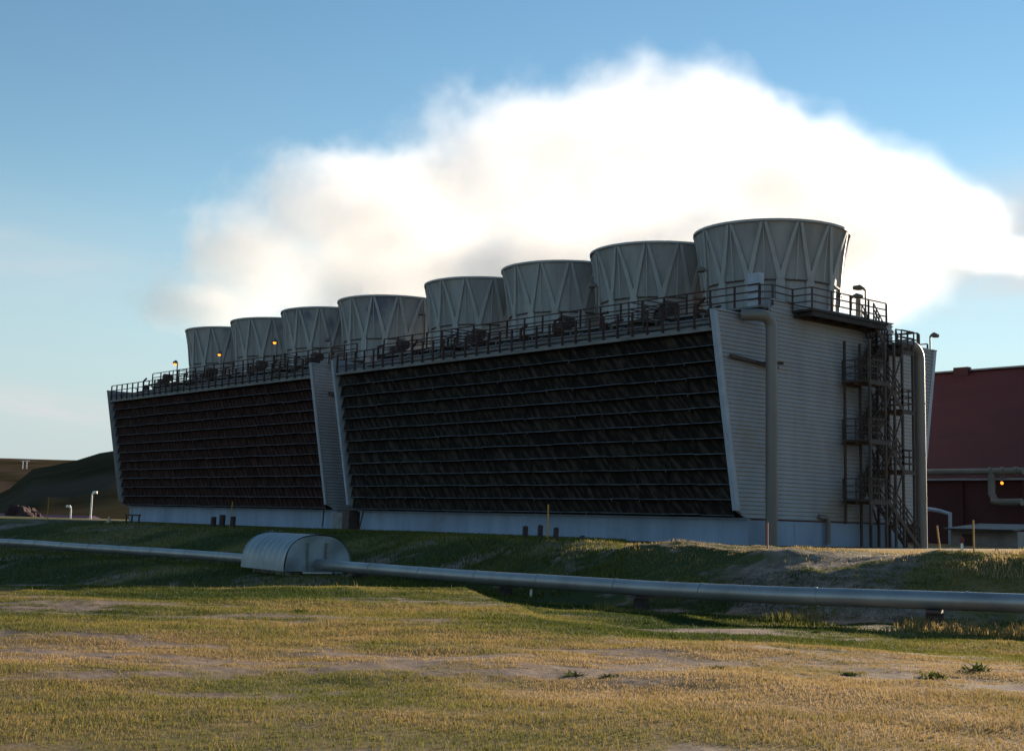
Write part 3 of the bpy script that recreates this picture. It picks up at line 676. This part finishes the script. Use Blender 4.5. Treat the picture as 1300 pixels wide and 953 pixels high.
# traffic cone at the far left
p = crestpt(138, 661.5); mb = MB(); mb.lathe([(.22, 0), (.17, .1), (.07, .3), (.03, .42), (0, .43)], (p[0], p[1], p[2]), 14); mb.box((p[0]-.25, p[1]-.25, p[2]-.05), (p[0]+.25, p[1]+.25, p[2]+.02))
tag(mb.build('marker_cone', mat('faded_cream_cone', (.6, .42, .25), .6), None, loc=tuple(p)), 'small pale cone on the grass left of the tower', 'cone')
# far lamp posts
for (u, vb, vt, lab, s) in ((89, 661, 645.5, 'shorter white lamp post before the far mauve roof', -1), (114.5, 662, 627.5, 'taller white lamp post standing left of the tower', 1)):
    p = atd(u, vb, 120); d = 120; h = (vb-vt)/FPX*d+1; p = np.array([p[0], p[1], p[2]-1])
    g = min(p[2], ground_z(p[0], p[1])); h += p[2]-g; p[2] = g
    t = thing('lamp_post', tuple(p), lab, 'lamp post', 'white lamp posts at the left')
    mb = MB(); mb.tube([p, p+np.array([0, 0, h])], [.10, .07], 10); mb.build('pole', MWHITE, t, smooth=True)
    r = np.array([LT[0], LT[1], 0])*s
    mb = MB(); mb.tube([p+np.array([0, 0, h]), p+np.array([0, 0, h+.2])+r*.15, p+np.array([0, 0, h+.2])+r*.45], [.08, .13, .12], 10); mb.build('lamp_head', MWHITE, t, smooth=True)
# far red houses with mauve roofs and a rubble mound
for (u0, u1, vt, ve, d, lab) in ((-60, 30, 649.5, 654, 190, 'low red house with a mauve roof, leftmost below the hill'), (44, 56.5, 652.5, 656, 215, 'small mauve roofed shed left of the ochre stake'), (61, 106, 653, 657, 205, 'long low house with mauve roof behind the shorter lamp post'),):
    A = atd(u0, vt, d); B = atd(u1, vt+(u1-u0)*.027*.9, d); e = Vector((B-A)); e.z = 0; Lh = e.length; e.normalize(); bk = Vector((*FW, 0)); bk = (bk-e*bk.dot(e)).normalized()
    zr = float(A[2]); zev = zr-(ve-vt)/FPX*d; base = -5.6; o0 = Vector((A[0], A[1], 0))
    t = thing('house', (A[0], A[1], base), lab, 'house', 'low houses below the hill')
    mb = MB(); c = [o0, o0+e*Lh, o0+e*Lh+bk*8, o0+bk*8]
    mb.add([q+Vector((0, 0, z)) for z in (base, zev) for q in c], [(0, 3, 2, 1), (4, 5, 6, 7), (0, 1, 5, 4), (1, 2, 6, 5), (2, 3, 7, 6), (3, 0, 4, 7)]); mb.build('wall', MHOUSE, t)
    mb = MB(); ov = .4; a0 = o0-e*ov-bk*ov; a1 = o0+e*(Lh+ov)-bk*ov; r0 = o0-e*ov+bk*4; r1 = o0+e*(Lh+ov)+bk*4; b0 = o0-e*ov+bk*(8+ov); b1 = o0+e*(Lh+ov)+bk*(8+ov)
    Z = lambda q, z: q+Vector((0, 0, z))
    mb.add([Z(a0, zev), Z(a1, zev), Z(r1, zr), Z(r0, zr), Z(b0, zev), Z(b1, zev)], [(0, 1, 2, 3), (3, 2, 5, 4), (0, 3, 4), (1, 5, 2), (0, 4, 5, 1)]); mb.build('roof', MHOUSER, t)
p = atd(29, 658, 150); lump('rubble_mound', (p[0], p[1], p[2]-.6), (2.0, 2.0, 2.0), MMOUND, 'dark reddish heap of rubble behind the grass at the far left', 'mound', 9, 4)
for u, lab in ((28.5, 'left of two pale pylons far off on the plateau'), (33.5, 'right of two pale pylons far off on the plateau')):
    p = atd(u, 595, 1500); t = thing('pylon', tuple(p), lab, 'pylon', 'far pylons on the plateau')
    mb = MB(); mb.tube([p, p+np.array([0, 0, 9.5])], .55, 6); mb.build('mast', MWHITE, t)
    mb = MB(); r = np.array([LT[0], LT[1], 0]); mb.tube([p+np.array([0, 0, 8.8])-r*2.4, p+np.array([0, 0, 8.8])+r*2.4], .4, 6); mb.build('crossarm', MWHITE, t)

# ---------------------------------------------------------------- red building on the right
YW = 92.
e0 = aty(1240, 607, YW); zE = float(e0[2]); zBase = .4
rl = aty(1185, 473, YW+14); rr_ = aty(1300, 467, YW+14); zR = float((rl[2]+rr_[2])/2)
XL = -84.; XR = float(aty(1300, 600, YW)[0])+.6
rb = thing('red_building', (XL, YW, zBase), 'large dark red power house with a tall plain red roof behind the tower', 'building')
mb = MB(); mb.box((XL, YW, zBase-1.5), (XR, YW+28, zE)); mb.build('wall', MRED2, rb)
mb = MB(); k = int((XR-XL)/1.1)
pf = [(YW-.25, zE+.02), (YW+14, zR), (YW+28.25, zE+.02)]
mb.prism(pf, 'x', XL-.3, XR+.3)
rf = mb.build('roof', MRED, rb)
mb = MB(); mb.bar((XL-.3, YW+13.96, zR+.05), (XR+.3, YW+13.96, zR+.05), .5, .14); mb.build('ridge_cap', MHUT, rf)
pv = aty(1218.5, 472, YW+13.2); mb = MB(); mb.box((pv[0]-.7, YW+13.3, zR-.5), (pv[0]+.7, YW+13.9, zR+.3)); mb.build('ridge_vent', MRED2, rf)
mb = MB(); mb.box((XL, YW-.5, zE-.16), (XR, YW-.27, zE+.0)); mb.build('gutter', MTRIM, rb)
for u in (1222, 1300):
    x = aty(u, 650, YW-.1)[0]; mb = MB(); mb.tube([(x, YW-.12, zBase), (x, YW-.12, zE-.2)], .09, 8); mb.build('downpipe', MRED2, rb)
pp = aty(1240, 601.5, YW-1.2)
t = thing('wall_pipe', (pp[0], YW-1.2, zE+.3), 'thick grey pipe running along the eave of the red building, one branch dropping', 'pipe')
mb = MB(); mb.tube([(XL+2, YW-1.2, zE+.45), (XR, YW-1.2, zE+.45)], .24, 14); mb.build('eave_pipe', MOLIVE, t, smooth=True)
g0 = aty(1259, 612, YW-1.2); g1 = aty(1261, 626, YW-1.2); g2 = aty(1269, 637, YW-1.2)
mb = MB(); mb.tube([(g0[0], YW-1.2, zE+.4), (g0[0], YW-1.2, zE-.6), (g1[0]-.1, YW-1.25, g1[2]), (g1[0]+.15, YW-1.3, g1[2]-.45), (g2[0]-.35, YW-1.4, g2[2]+.05), (g2[0]+.3, YW-1.45, g2[2]-.02), (XR, YW-1.5, g2[2])], .27, 14); mb.build('branch_pipe', MOLIVE, t, smooth=True)
for u in (1258, 1273, 1290):
    x = aty(u, 601, YW-1.2)[0]; mb = MB(); mb.tube([(x-.12, YW-1.2, zE+.45), (x+.12, YW-1.2, zE+.45)], .32, 14); mb.build('flange', MOLIVE, t)
q = aty(1272, 613, YW-1.9)
t = thing('wall_lamp', tuple(q), 'small lit orange lamp below the eave of the red building', 'lamp')
mb = MB(); bm = bmesh.new(); bmesh.ops.create_icosphere(bm, subdivisions=2, radius=.11); mb.add([v.co+Vector(q) for v in bm.verts], [tuple(v.index for v in f.verts) for f in bm.faces]); bm.free(); mb.build('bulb', MGLOW, t, smooth=True)
mb = MB(); mb.tube([Vector(q)+Vector((-.05, 0, .12)), Vector(q)+Vector((-.6, .9, .45)), Vector(q)+Vector((-.7, 1.75, .5))], .07, 8); mb.build('bracket', MLAMP, t)
a = aty(1176, 645.5, YW-4); b_ = aty(1206, 652, YW-4)
mb = MB(); mb.tube([a, (a+b_)/2+np.array([0, 0, .05]), b_, b_-np.array([0, 0, 3.2])], .16, 10); tag(mb.build('hose_pipe', MTRIM, None, loc=tuple(b_)), 'thin pale pipe sloping down before the red building', 'pipe')

# pale hut with flat roof
d = 62.
A = atz(1206, 703, .9); 
hc = aty(1207, 690, 83.); hd = aty(1292, 690, 83.)
zt = float(aty(1250, 673.5, 83.)[2])
t = thing('hut', (hc[0], 83., ZG), 'low pale hut with a thin grey flat roof before the red building', 'hut')
mb = MB(); mb.box((hc[0], 83.0, .3), (hd[0], 86.5, zt)); mb.build('wall', MHUT, t)
mb = MB(); mb.prism([(82.3, zt+.02), (87.0, zt+.42), (87.0, zt+.52), (82.3, zt+.12)], 'x', hc[0]-.12, hd[0]+.12); mb.build('roof', MHROOF, t)
mb = MB(); mb.box((hc[0]-.13, 82.26, zt+.0), (hd[0]+.13, 82.295, zt+.11)); mb.build('roof_edge', MRUST, t)
mb = MB(); xq = hc[0]+.9; mb.box((xq, 82.96, .85), (xq+.8, 82.99, zt-.25)); mb.build('door', MRUST, t)
# hydrant-like red and white post, two leaning sticks
p = crestpt(1221.5, 704); g = p[2]
t = thing('hydrant', (p[0], p[1], g), 'small post with a red cap and white base left of the tall yellow stake', 'hydrant')
mb = MB(); mb.tube([(p[0], p[1], g-.1), (p[0], p[1], g+.34)], .035, 10); mb.build('post', MWHITE, t)
mb = MB(); mb.tube([(p[0], p[1], g+.3), (p[0], p[1], g+.38), (p[0], p[1], g+.46)], [.05, .065, .035], 10); mb.build('cap', MORG if False else MHOUSE, t)
for u, ln, lab in ((1266, (-.08, .06), 'left of two pale sticks leaning in the grass before the hut'), (1271, (-.1, 0), 'right of two pale sticks leaning in the grass before the hut')):
    stake(u, 705, 696.5, MHUT, lab, z=.9, lean=ln, r=.018, name='leaning_stick', cat='stick', grp='leaning sticks')

# ---------------------------------------------------------------- grass
mgr = bpy.data.materials.new('grass_blades'); mgr.use_nodes = True
n = mgr.node_tree.nodes; l_ = mgr.node_tree.links; b = n['Principled BSDF']; b.inputs['Roughness'].default_value = .7; b.inputs['Specular IOR Level'].default_value = .2
a = n.new('ShaderNodeAttribute'); a.attribute_name = 'tone'
r = ramp(n, [(.0, (.036, .058, .010)), (.33, (.115, .120, .022)), (.54, (.205, .178, .045)), (.78, (.275, .185, .072)), (1., (.38, .275, .135))]); l_.new(a.outputs['Fac'], r.inputs[0])
l_.new(r.outputs[0], b.inputs['Base Color'])
tr = n.new('ShaderNodeBsdfTranslucent'); l_.new(r.outputs[0], tr.inputs['Color'])
ms = n.new('ShaderNodeMixShader'); ms.inputs[0].default_value = .45; l_.new(b.outputs[0], ms.inputs[1]); l_.new(tr.outputs[0], ms.inputs[2]); l_.new(ms.outputs[0], n['Material Output'].inputs[0])
def blades(name, X, Y, Z, H, W, T, bend=.5):
    N = len(X); ang = rng.uniform(0, 2*np.pi, N); ba = rng.uniform(0, 2*np.pi, N); bl = H*bend*rng.uniform(.2, 1, N)
    cx, sx = np.cos(ang)*W/2, np.sin(ang)*W/2
    p0 = np.stack([X-cx, Y-sx, Z-.01], 1); p1 = np.stack([X+cx, Y+sx, Z-.01], 1)
    mx_, my_ = X+np.cos(ba)*bl*.35, Y+np.sin(ba)*bl*.35
    p2 = np.stack([mx_+cx*.7, my_+sx*.7, Z+H*.6], 1); p3 = np.stack([mx_-cx*.7, my_-sx*.7, Z+H*.6], 1)
    p4 = np.stack([X+np.cos(ba)*bl, Y+np.sin(ba)*bl, Z+H], 1)
    V = np.stack([p0, p1, p2, p3, p4], 1).reshape(-1, 3); i = np.arange(N)*5
    F = np.concatenate([np.stack([i, i+1, i+2], 1), np.stack([i, i+2, i+3], 1), np.stack([i+3, i+2, i+4], 1)])
    o = np_mesh(name, V, F, mgr, False); vattr(o, 'tone', np.repeat(T, 5)); o['kind'] = 'stuff'; return o
def scatter(N, d0, d1, umin, umax, pw=1.):
    d = d0+(d1-d0)*rng.uniform(0, 1, N)**pw; u = rng.uniform(umin, umax, N); l = (u-CX)/FPX*d
    X = l*LT[0]+d*FW[0]; Y = l*LT[1]+d*FW[1]; return X, Y, l, d, u
# near meadow
X, Y, l, d, u = scatter(520000, 9.5, 34, -120, 1420, .85)
cvv = cover(X, Y)+rng.normal(0, .035, len(X)); keep = cvv > .425; X, Y, l, d, u, cvv = [q[keep] for q in (X, Y, l, d, u, cvv)]
T = np.clip((tone(X, Y)-.5)*1.9+.50+.30*(vnoise(X, Y, 2.6, 95)-.5)-.2*sstep(15, 25, d)+rng.normal(0, .13, len(X)), 0, 1)
H = (.028+.05*np.clip((cvv-.39)*5, 0, 1)*rng.uniform(.3, 1.3, len(X))*(.35+1.3*vnoise(X, Y, 1.9, 91))*(.62+.38*sstep(14, 24, d)))*(1+.9*(rng.uniform(0, 1, len(X)) < .015)+2.5*(rng.uniform(0, 1, len(X)) < .002))*.62
Zz = ground_ld(l, d)
g1 = blades('grass', X, Y, Zz, H, np.full(len(X), .0045)+d*.00026, T, .9)
# rough grass on and around the berm, under the pipe and along the bank
X, Y, l, d, u = scatter(150000, 24, 56, 380, 1800)
dpp = np.interp(u, PU, PD)
sf = soil_face(u, d, l)
m_ = ((d > dpp-1.6)) & (rng.uniform(0, 1, len(X)) > sf*.93) & (fbm(X, Y, .5, 4, 61)+.12*(d > np.interp(u, US, Dc)-2) > .42)
X, Y, l, d, u = [q[m_] for q in (X, Y, l, d, u)]
dpp = np.interp(u, PU, PD)
cl = fbm(X, Y, .9, 3, 71)
crest = sstep(-3.5, .5, d-np.interp(u, US, Dc))
T = np.clip(.26+.75*(fbm(X, Y, .22, 3, 81)-.4)+crest*.45+sstep(1000, 1200, u)*.6+rng.normal(0, .12, len(X)), 0, 1)
H = (.05+.26*np.clip(cl-.42, 0, 1)*2)*rng.uniform(.4, 1.2, len(X))*(1+sstep(1080, 1300, u)*.7)*(1-.62*crest*(1-sstep(1200, 1400, u)))
g2 = blades('berm_grass', X, Y, ground_ld(l, d), H, np.full(len(X), .022), T, .6)
# shaded slope on the left; blades coloured darker green to deepen the shade
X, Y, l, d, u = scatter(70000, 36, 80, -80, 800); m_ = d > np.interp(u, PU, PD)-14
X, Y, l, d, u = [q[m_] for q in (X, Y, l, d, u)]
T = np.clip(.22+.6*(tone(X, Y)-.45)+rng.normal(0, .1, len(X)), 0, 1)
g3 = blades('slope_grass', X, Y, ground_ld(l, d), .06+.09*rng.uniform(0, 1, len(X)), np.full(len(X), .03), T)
# leafy weeds in the meadow
mw = mat('green_weed_leaves', (.055, .075, .022), .8, 0, .4, 8., spec=.1)
_n = mw.node_tree.nodes; _l = mw.node_tree.links; _t = _n.new('ShaderNodeBsdfTranslucent'); _t.inputs['Color'].default_value = (.075, .10, .022, 1); _m = _n.new('ShaderNodeMixShader'); _m.inputs[0].default_value = .5
_l.new(_n['Principled BSDF'].outputs[0], _m.inputs[1]); _l.new(_t.outputs[0], _m.inputs[2]); _l.new(_m.outputs[0], _n['Material Output'].inputs[0])
for k, (u, v, s, lab) in enumerate(((1080, 858, .16, 'low leafy green weed right of the middle near the bottom of the meadow'), (1240, 852, .2, 'tall leafy green weed at the right of the meadow'), (1187, 861, .14, 'small leafy weed left of the tall one at the right'),
                                     (912, 848, .12, 'dark green tuft left of the low leafy weed'), (1035, 803, .13, 'bushy green weed below the pipe shadow'), (380, 777, .13, 'dark green tuft near the bare strip at the middle left'), (772, 860, .14, 'green tuft on the bare soil at the bottom middle'), (730, 858, .12, 'green tuft left of the one on the bare soil'))):
    p = onground(u, v); g = p[2]; s *= .75+.1*(k % 3); mb = MB(); rr = random.Random(k)
    for i in range(70):
        a = rr.uniform(0, 6.28); e = rr.uniform(.05, .5+.3*(k % 3)); L_ = s*rr.uniform(.3, 1.); c = Vector((p[0]+rr.gauss(0, s*.5), p[1]+rr.gauss(0, s*.5), g))
        dv = Vector((math.cos(a)*math.cos(e), math.sin(a)*math.cos(e), math.sin(e))); sd2 = Vector((-math.sin(a), math.cos(a), 0))*s*.12
        q = c+dv*L_; mb.add([c, c+dv*L_*.5+sd2, q, c+dv*L_*.5-sd2], [(0, 1, 2, 3)])
    tag(mb.build('weed', mw, None, loc=(p[0], p[1], g)), lab, 'plant', 'weeds in the meadow')

# ---------------------------------------------------------------- steam plume
PLY = 70.
LUMPS = [  # centre u, v, plane y, radius in px (x, z), depth radius m
    (262, 392, 64, 52, 44, 9), (330, 330, 68, 88, 92, 11), (430, 270, 71, 105, 95, 12), (520, 285, 72, 110, 110, 12), (640, 235, 73, 115, 130, 13),
    (760, 215, 73, 130, 130, 13), (875, 180, 73, 105, 118, 13), (985, 235, 73, 125, 115, 13), (1085, 270, 73, 120, 112, 13), (1165, 275, 74, 78, 80, 11),
    (1075, 340, 70, 100, 75, 10), (900, 330, 70, 140, 100, 11), (700, 345, 68, 140, 80, 10), (480, 360, 66, 130, 70, 9), (1262, 322, 76, 78, 30, 6)]
blobs = []
for u, v, y, ru, rv, rd in LUMPS:
    c = aty(u, v, y+(y-58)*1.6); d = (c[0]*FW[0]+c[1]*FW[1]); blobs.append((c, np.array([ru*d/FPX*1.12, rd*1.3, rv*d/FPX*1.05])))
blobs += [(np.array([-71., 57.5, 18.6]), np.array([33., 5., 3.6]))]
bm = bmesh.new()
for c, r in blobs:
    mtx = Matrix.Translation(c) @ Matrix.Diagonal((*(r*1.13), 1)); bmesh.ops.create_icosphere(bm, subdivisions=3, radius=1, matrix=mtx)
me = bpy.data.meshes.new('steam_tmp'); bm.to_mesh(me); bm.free(); tmp = bpy.data.objects.new('steam_tmp', me); COL.objects.link(tmp)
md = tmp.modifiers.new('r', 'REMESH'); md.mode = 'VOXEL'; md.voxel_size = .9
dg = bpy.context.evaluated_depsgraph_get(); me2 = bpy.data.meshes.new_from_object(tmp.evaluated_get(dg)); bpy.data.objects.remove(tmp)
steam = bpy.data.objects.new('steam_plume', me2); COL.objects.link(steam)
tag(steam, 'huge white steam plume billowing up from the fan stacks into the sky', 'steam')
mst = bpy.data.materials.new('white_steam'); mst.use_nodes = True; nt = mst.node_tree; n = nt.nodes; l_ = nt.links
n.remove(n['Principled BSDF'])
geo = n.new('ShaderNodeNewGeometry'); prev = None
def mth(op, a, b=None, c=None):
    q = n.new('ShaderNodeMath'); q.operation = op
    for i, x in enumerate((a, b, c)):
        if x is None: continue
        if isinstance(x, (int, float)): q.inputs[i].default_value = x
        else: l_.new(x, q.inputs[i])
    return q.outputs[0]
for c, r in blobs:
    s = n.new('ShaderNodeVectorMath'); s.operation = 'SUBTRACT'; l_.new(geo.outputs['Position'], s.inputs[0]); s.inputs[1].default_value = tuple(c)
    k = n.new('ShaderNodeVectorMath'); k.operation = 'MULTIPLY'; l_.new(s.outputs[0], k.inputs[0]); k.inputs[1].default_value = tuple(1/r)
    e = n.new('ShaderNodeVectorMath'); e.operation = 'LENGTH'; l_.new(k.outputs[0], e.inputs[0])
    prev = e.outputs['Value'] if prev is None else mth('SMOOTH_MIN', prev, e.outputs['Value'], .12)
nz = n.new('ShaderNodeTexNoise'); nz.inputs['Scale'].default_value = .18; nz.inputs['Detail'].default_value = 8; nz.inputs['Roughness'].default_value = .64; l_.new(geo.outputs['Position'], nz.inputs['Vector'])
f = mth('ADD', prev, mth('MULTIPLY', mth('SUBTRACT', nz.outputs[0], .5), 1.3))
mr = n.new('ShaderNodeMapRange'); mr.interpolation_type = 'SMOOTHSTEP'; l_.new(f, mr.inputs['Value']); mr.inputs['From Min'].default_value = .98; mr.inputs['From Max'].default_value = .25; mr.inputs['To Min'].default_value = 0; mr.inputs['To Max'].default_value = .13
pvn = n.new('ShaderNodeVolumePrincipled'); pvn.inputs['Color'].default_value = (.935, .945, .962, 1); pvn.inputs['Anisotropy'].default_value = .4; l_.new(mr.outputs[0], pvn.inputs['Density'])
l_.new(pvn.outputs[0], n['Material Output'].inputs['Volume'])
me2.materials.clear(); me2.materials.append(mst)

# ---------------------------------------------------------------- light
el = R_(11.8); s = wray(1950, 698); az = math.atan2(s[0], s[1])
s = np.array([math.sin(az)*math.cos(el), math.cos(az)*math.cos(el), math.sin(el)])
sl_ = bpy.data.lights.new('sun', 'SUN'); sl_.energy = 5.; sl_.angle = R_(.6); sl_.color = (1, .82, .62)
so = bpy.data.objects.new('sun', sl_); COL.objects.link(so); so.rotation_euler = Vector(s).to_track_quat('Z', 'Y').to_euler()
w = bpy.data.worlds.new('World'); sc.world = w; w.use_nodes = True; n = w.node_tree.nodes; l_ = w.node_tree.links
bg = n['Background']; bg.inputs[1].default_value = .072
sky = n.new('ShaderNodeTexSky'); sky.sky_type = 'NISHITA'; sky.sun_disc = False; sky.sun_elevation = el; sky.sun_rotation = az; sky.air_density = 1.; sky.dust_density = .0; sky.ozone_density = .8
# thin cirrus high in the air
tc = n.new('ShaderNodeTexCoord'); hs = n.new('ShaderNodeHueSaturation'); hs.inputs['Saturation'].default_value = 1.28; l_.new(sky.outputs[0], hs.inputs['Color'])
sz = n.new('ShaderNodeSeparateXYZ'); l_.new(tc.outputs['Generated'], sz.inputs[0])
hr = n.new('ShaderNodeValToRGB'); hr.color_ramp.interpolation = 'EASE'; hr.color_ramp.elements[0].position = 0; hr.color_ramp.elements[0].color = (.88, .88, .88, 1); hr.color_ramp.elements[1].position = .27; hr.color_ramp.elements[1].color = (0, 0, 0, 1); l_.new(sz.outputs['Z'], hr.inputs[0])
hm = n.new('ShaderNodeMix'); hm.data_type = 'RGBA'; hm.inputs['B'].default_value = (3.0, 3.75, 4.5, 1); l_.new(hr.outputs[0], hm.inputs['Factor']); l_.new(hs.outputs[0], hm.inputs['A'])
def vm(op, a, b):
    q = n.new('ShaderNodeVectorMath'); q.operation = op
    for i_, x in enumerate((a, b)):
        if hasattr(x, 'is_linked'): l_.new(x, q.inputs[i_])
        else: q.inputs[i_].default_value = tuple(x)
    return q.outputs['Value'] if op in ('DOT_PRODUCT', 'LENGTH') else q.outputs[0]
def wm(op, a, b):
    q = n.new('ShaderNodeMath'); q.operation = op
    for i_, x in enumerate((a, b)):
        if hasattr(x, 'is_linked'): l_.new(x, q.inputs[i_])
        else: q.inputs[i_].default_value = x
    return q.outputs[0]
tot = None
for (u, v, a_, b_, tilt, amt) in ((1310, 318, .16, .036, .05, 1.), (40, 512, .085, .011, -.10, .75), (-350, 300, .2, .03, .05, .7), (1900, 150, .25, .04, .1, .8)):
    c = wray(u, v); c = c/np.linalg.norm(c); rg_ = np.array([c[1], -c[0], 0]); rg_ /= np.linalg.norm(rg_); upv_ = np.cross(rg_, c); r2 = rg_*math.cos(tilt)+upv_*math.sin(tilt); u2 = upv_*math.cos(tilt)-rg_*math.sin(tilt)
    df = vm('SUBTRACT', tc.outputs['Generated'], c); x_ = wm('MULTIPLY', vm('DOT_PRODUCT', df, r2), 1/a_); y_ = wm('MULTIPLY', vm('DOT_PRODUCT', df, u2), 1/b_)
    cb = n.new('ShaderNodeCombineXYZ'); l_.new(x_, cb.inputs[0]); l_.new(y_, cb.inputs[1])
    nz = n.new('ShaderNodeTexNoise'); nz.inputs['Scale'].default_value = 1.4; nz.inputs['Detail'].default_value = 7; nz.inputs['Distortion'].default_value = .6; l_.new(cb.outputs[0], nz.inputs['Vector'])
    e_ = wm('POWER', 2.718, wm('MULTIPLY', wm('POWER', vm('LENGTH', cb.outputs[0], (0, 0, 0)), 2.), -.9))
    e_ = wm('MULTIPLY', wm('MULTIPLY', e_, wm('ADD', wm('MULTIPLY', nz.outputs[0], 2.2), -.35)), amt)
    tot = e_ if tot is None else wm('ADD', tot, e_)
ml_ = n.new('ShaderNodeMath'); ml_.operation = 'MINIMUM'; ml_.use_clamp = True; l_.new(tot, ml_.inputs[0]); ml_.inputs[1].default_value = .85
mx = n.new('ShaderNodeMix'); mx.data_type = 'RGBA'; mx.inputs['B'].default_value = (4.6, 4.6, 4.6, 1)
l_.new(ml_.outputs[0], mx.inputs['Factor']); l_.new(hm.outputs['Result'], mx.inputs['A']); l_.new(mx.outputs['Result'], bg.inputs[0])
vs = sc.view_settings; vs.view_transform = 'Standard'; vs.look = 'None'; vs.gamma = 1; vs.exposure = 1.15; vs.use_curve_mapping = False
sc.cycles.volume_bounces = 14; sc.cycles.volume_step_rate = .8; sc.cycles.volume_max_steps = 256
for o in bpy.data.objects:
    if '_o' in o: del o['_o']
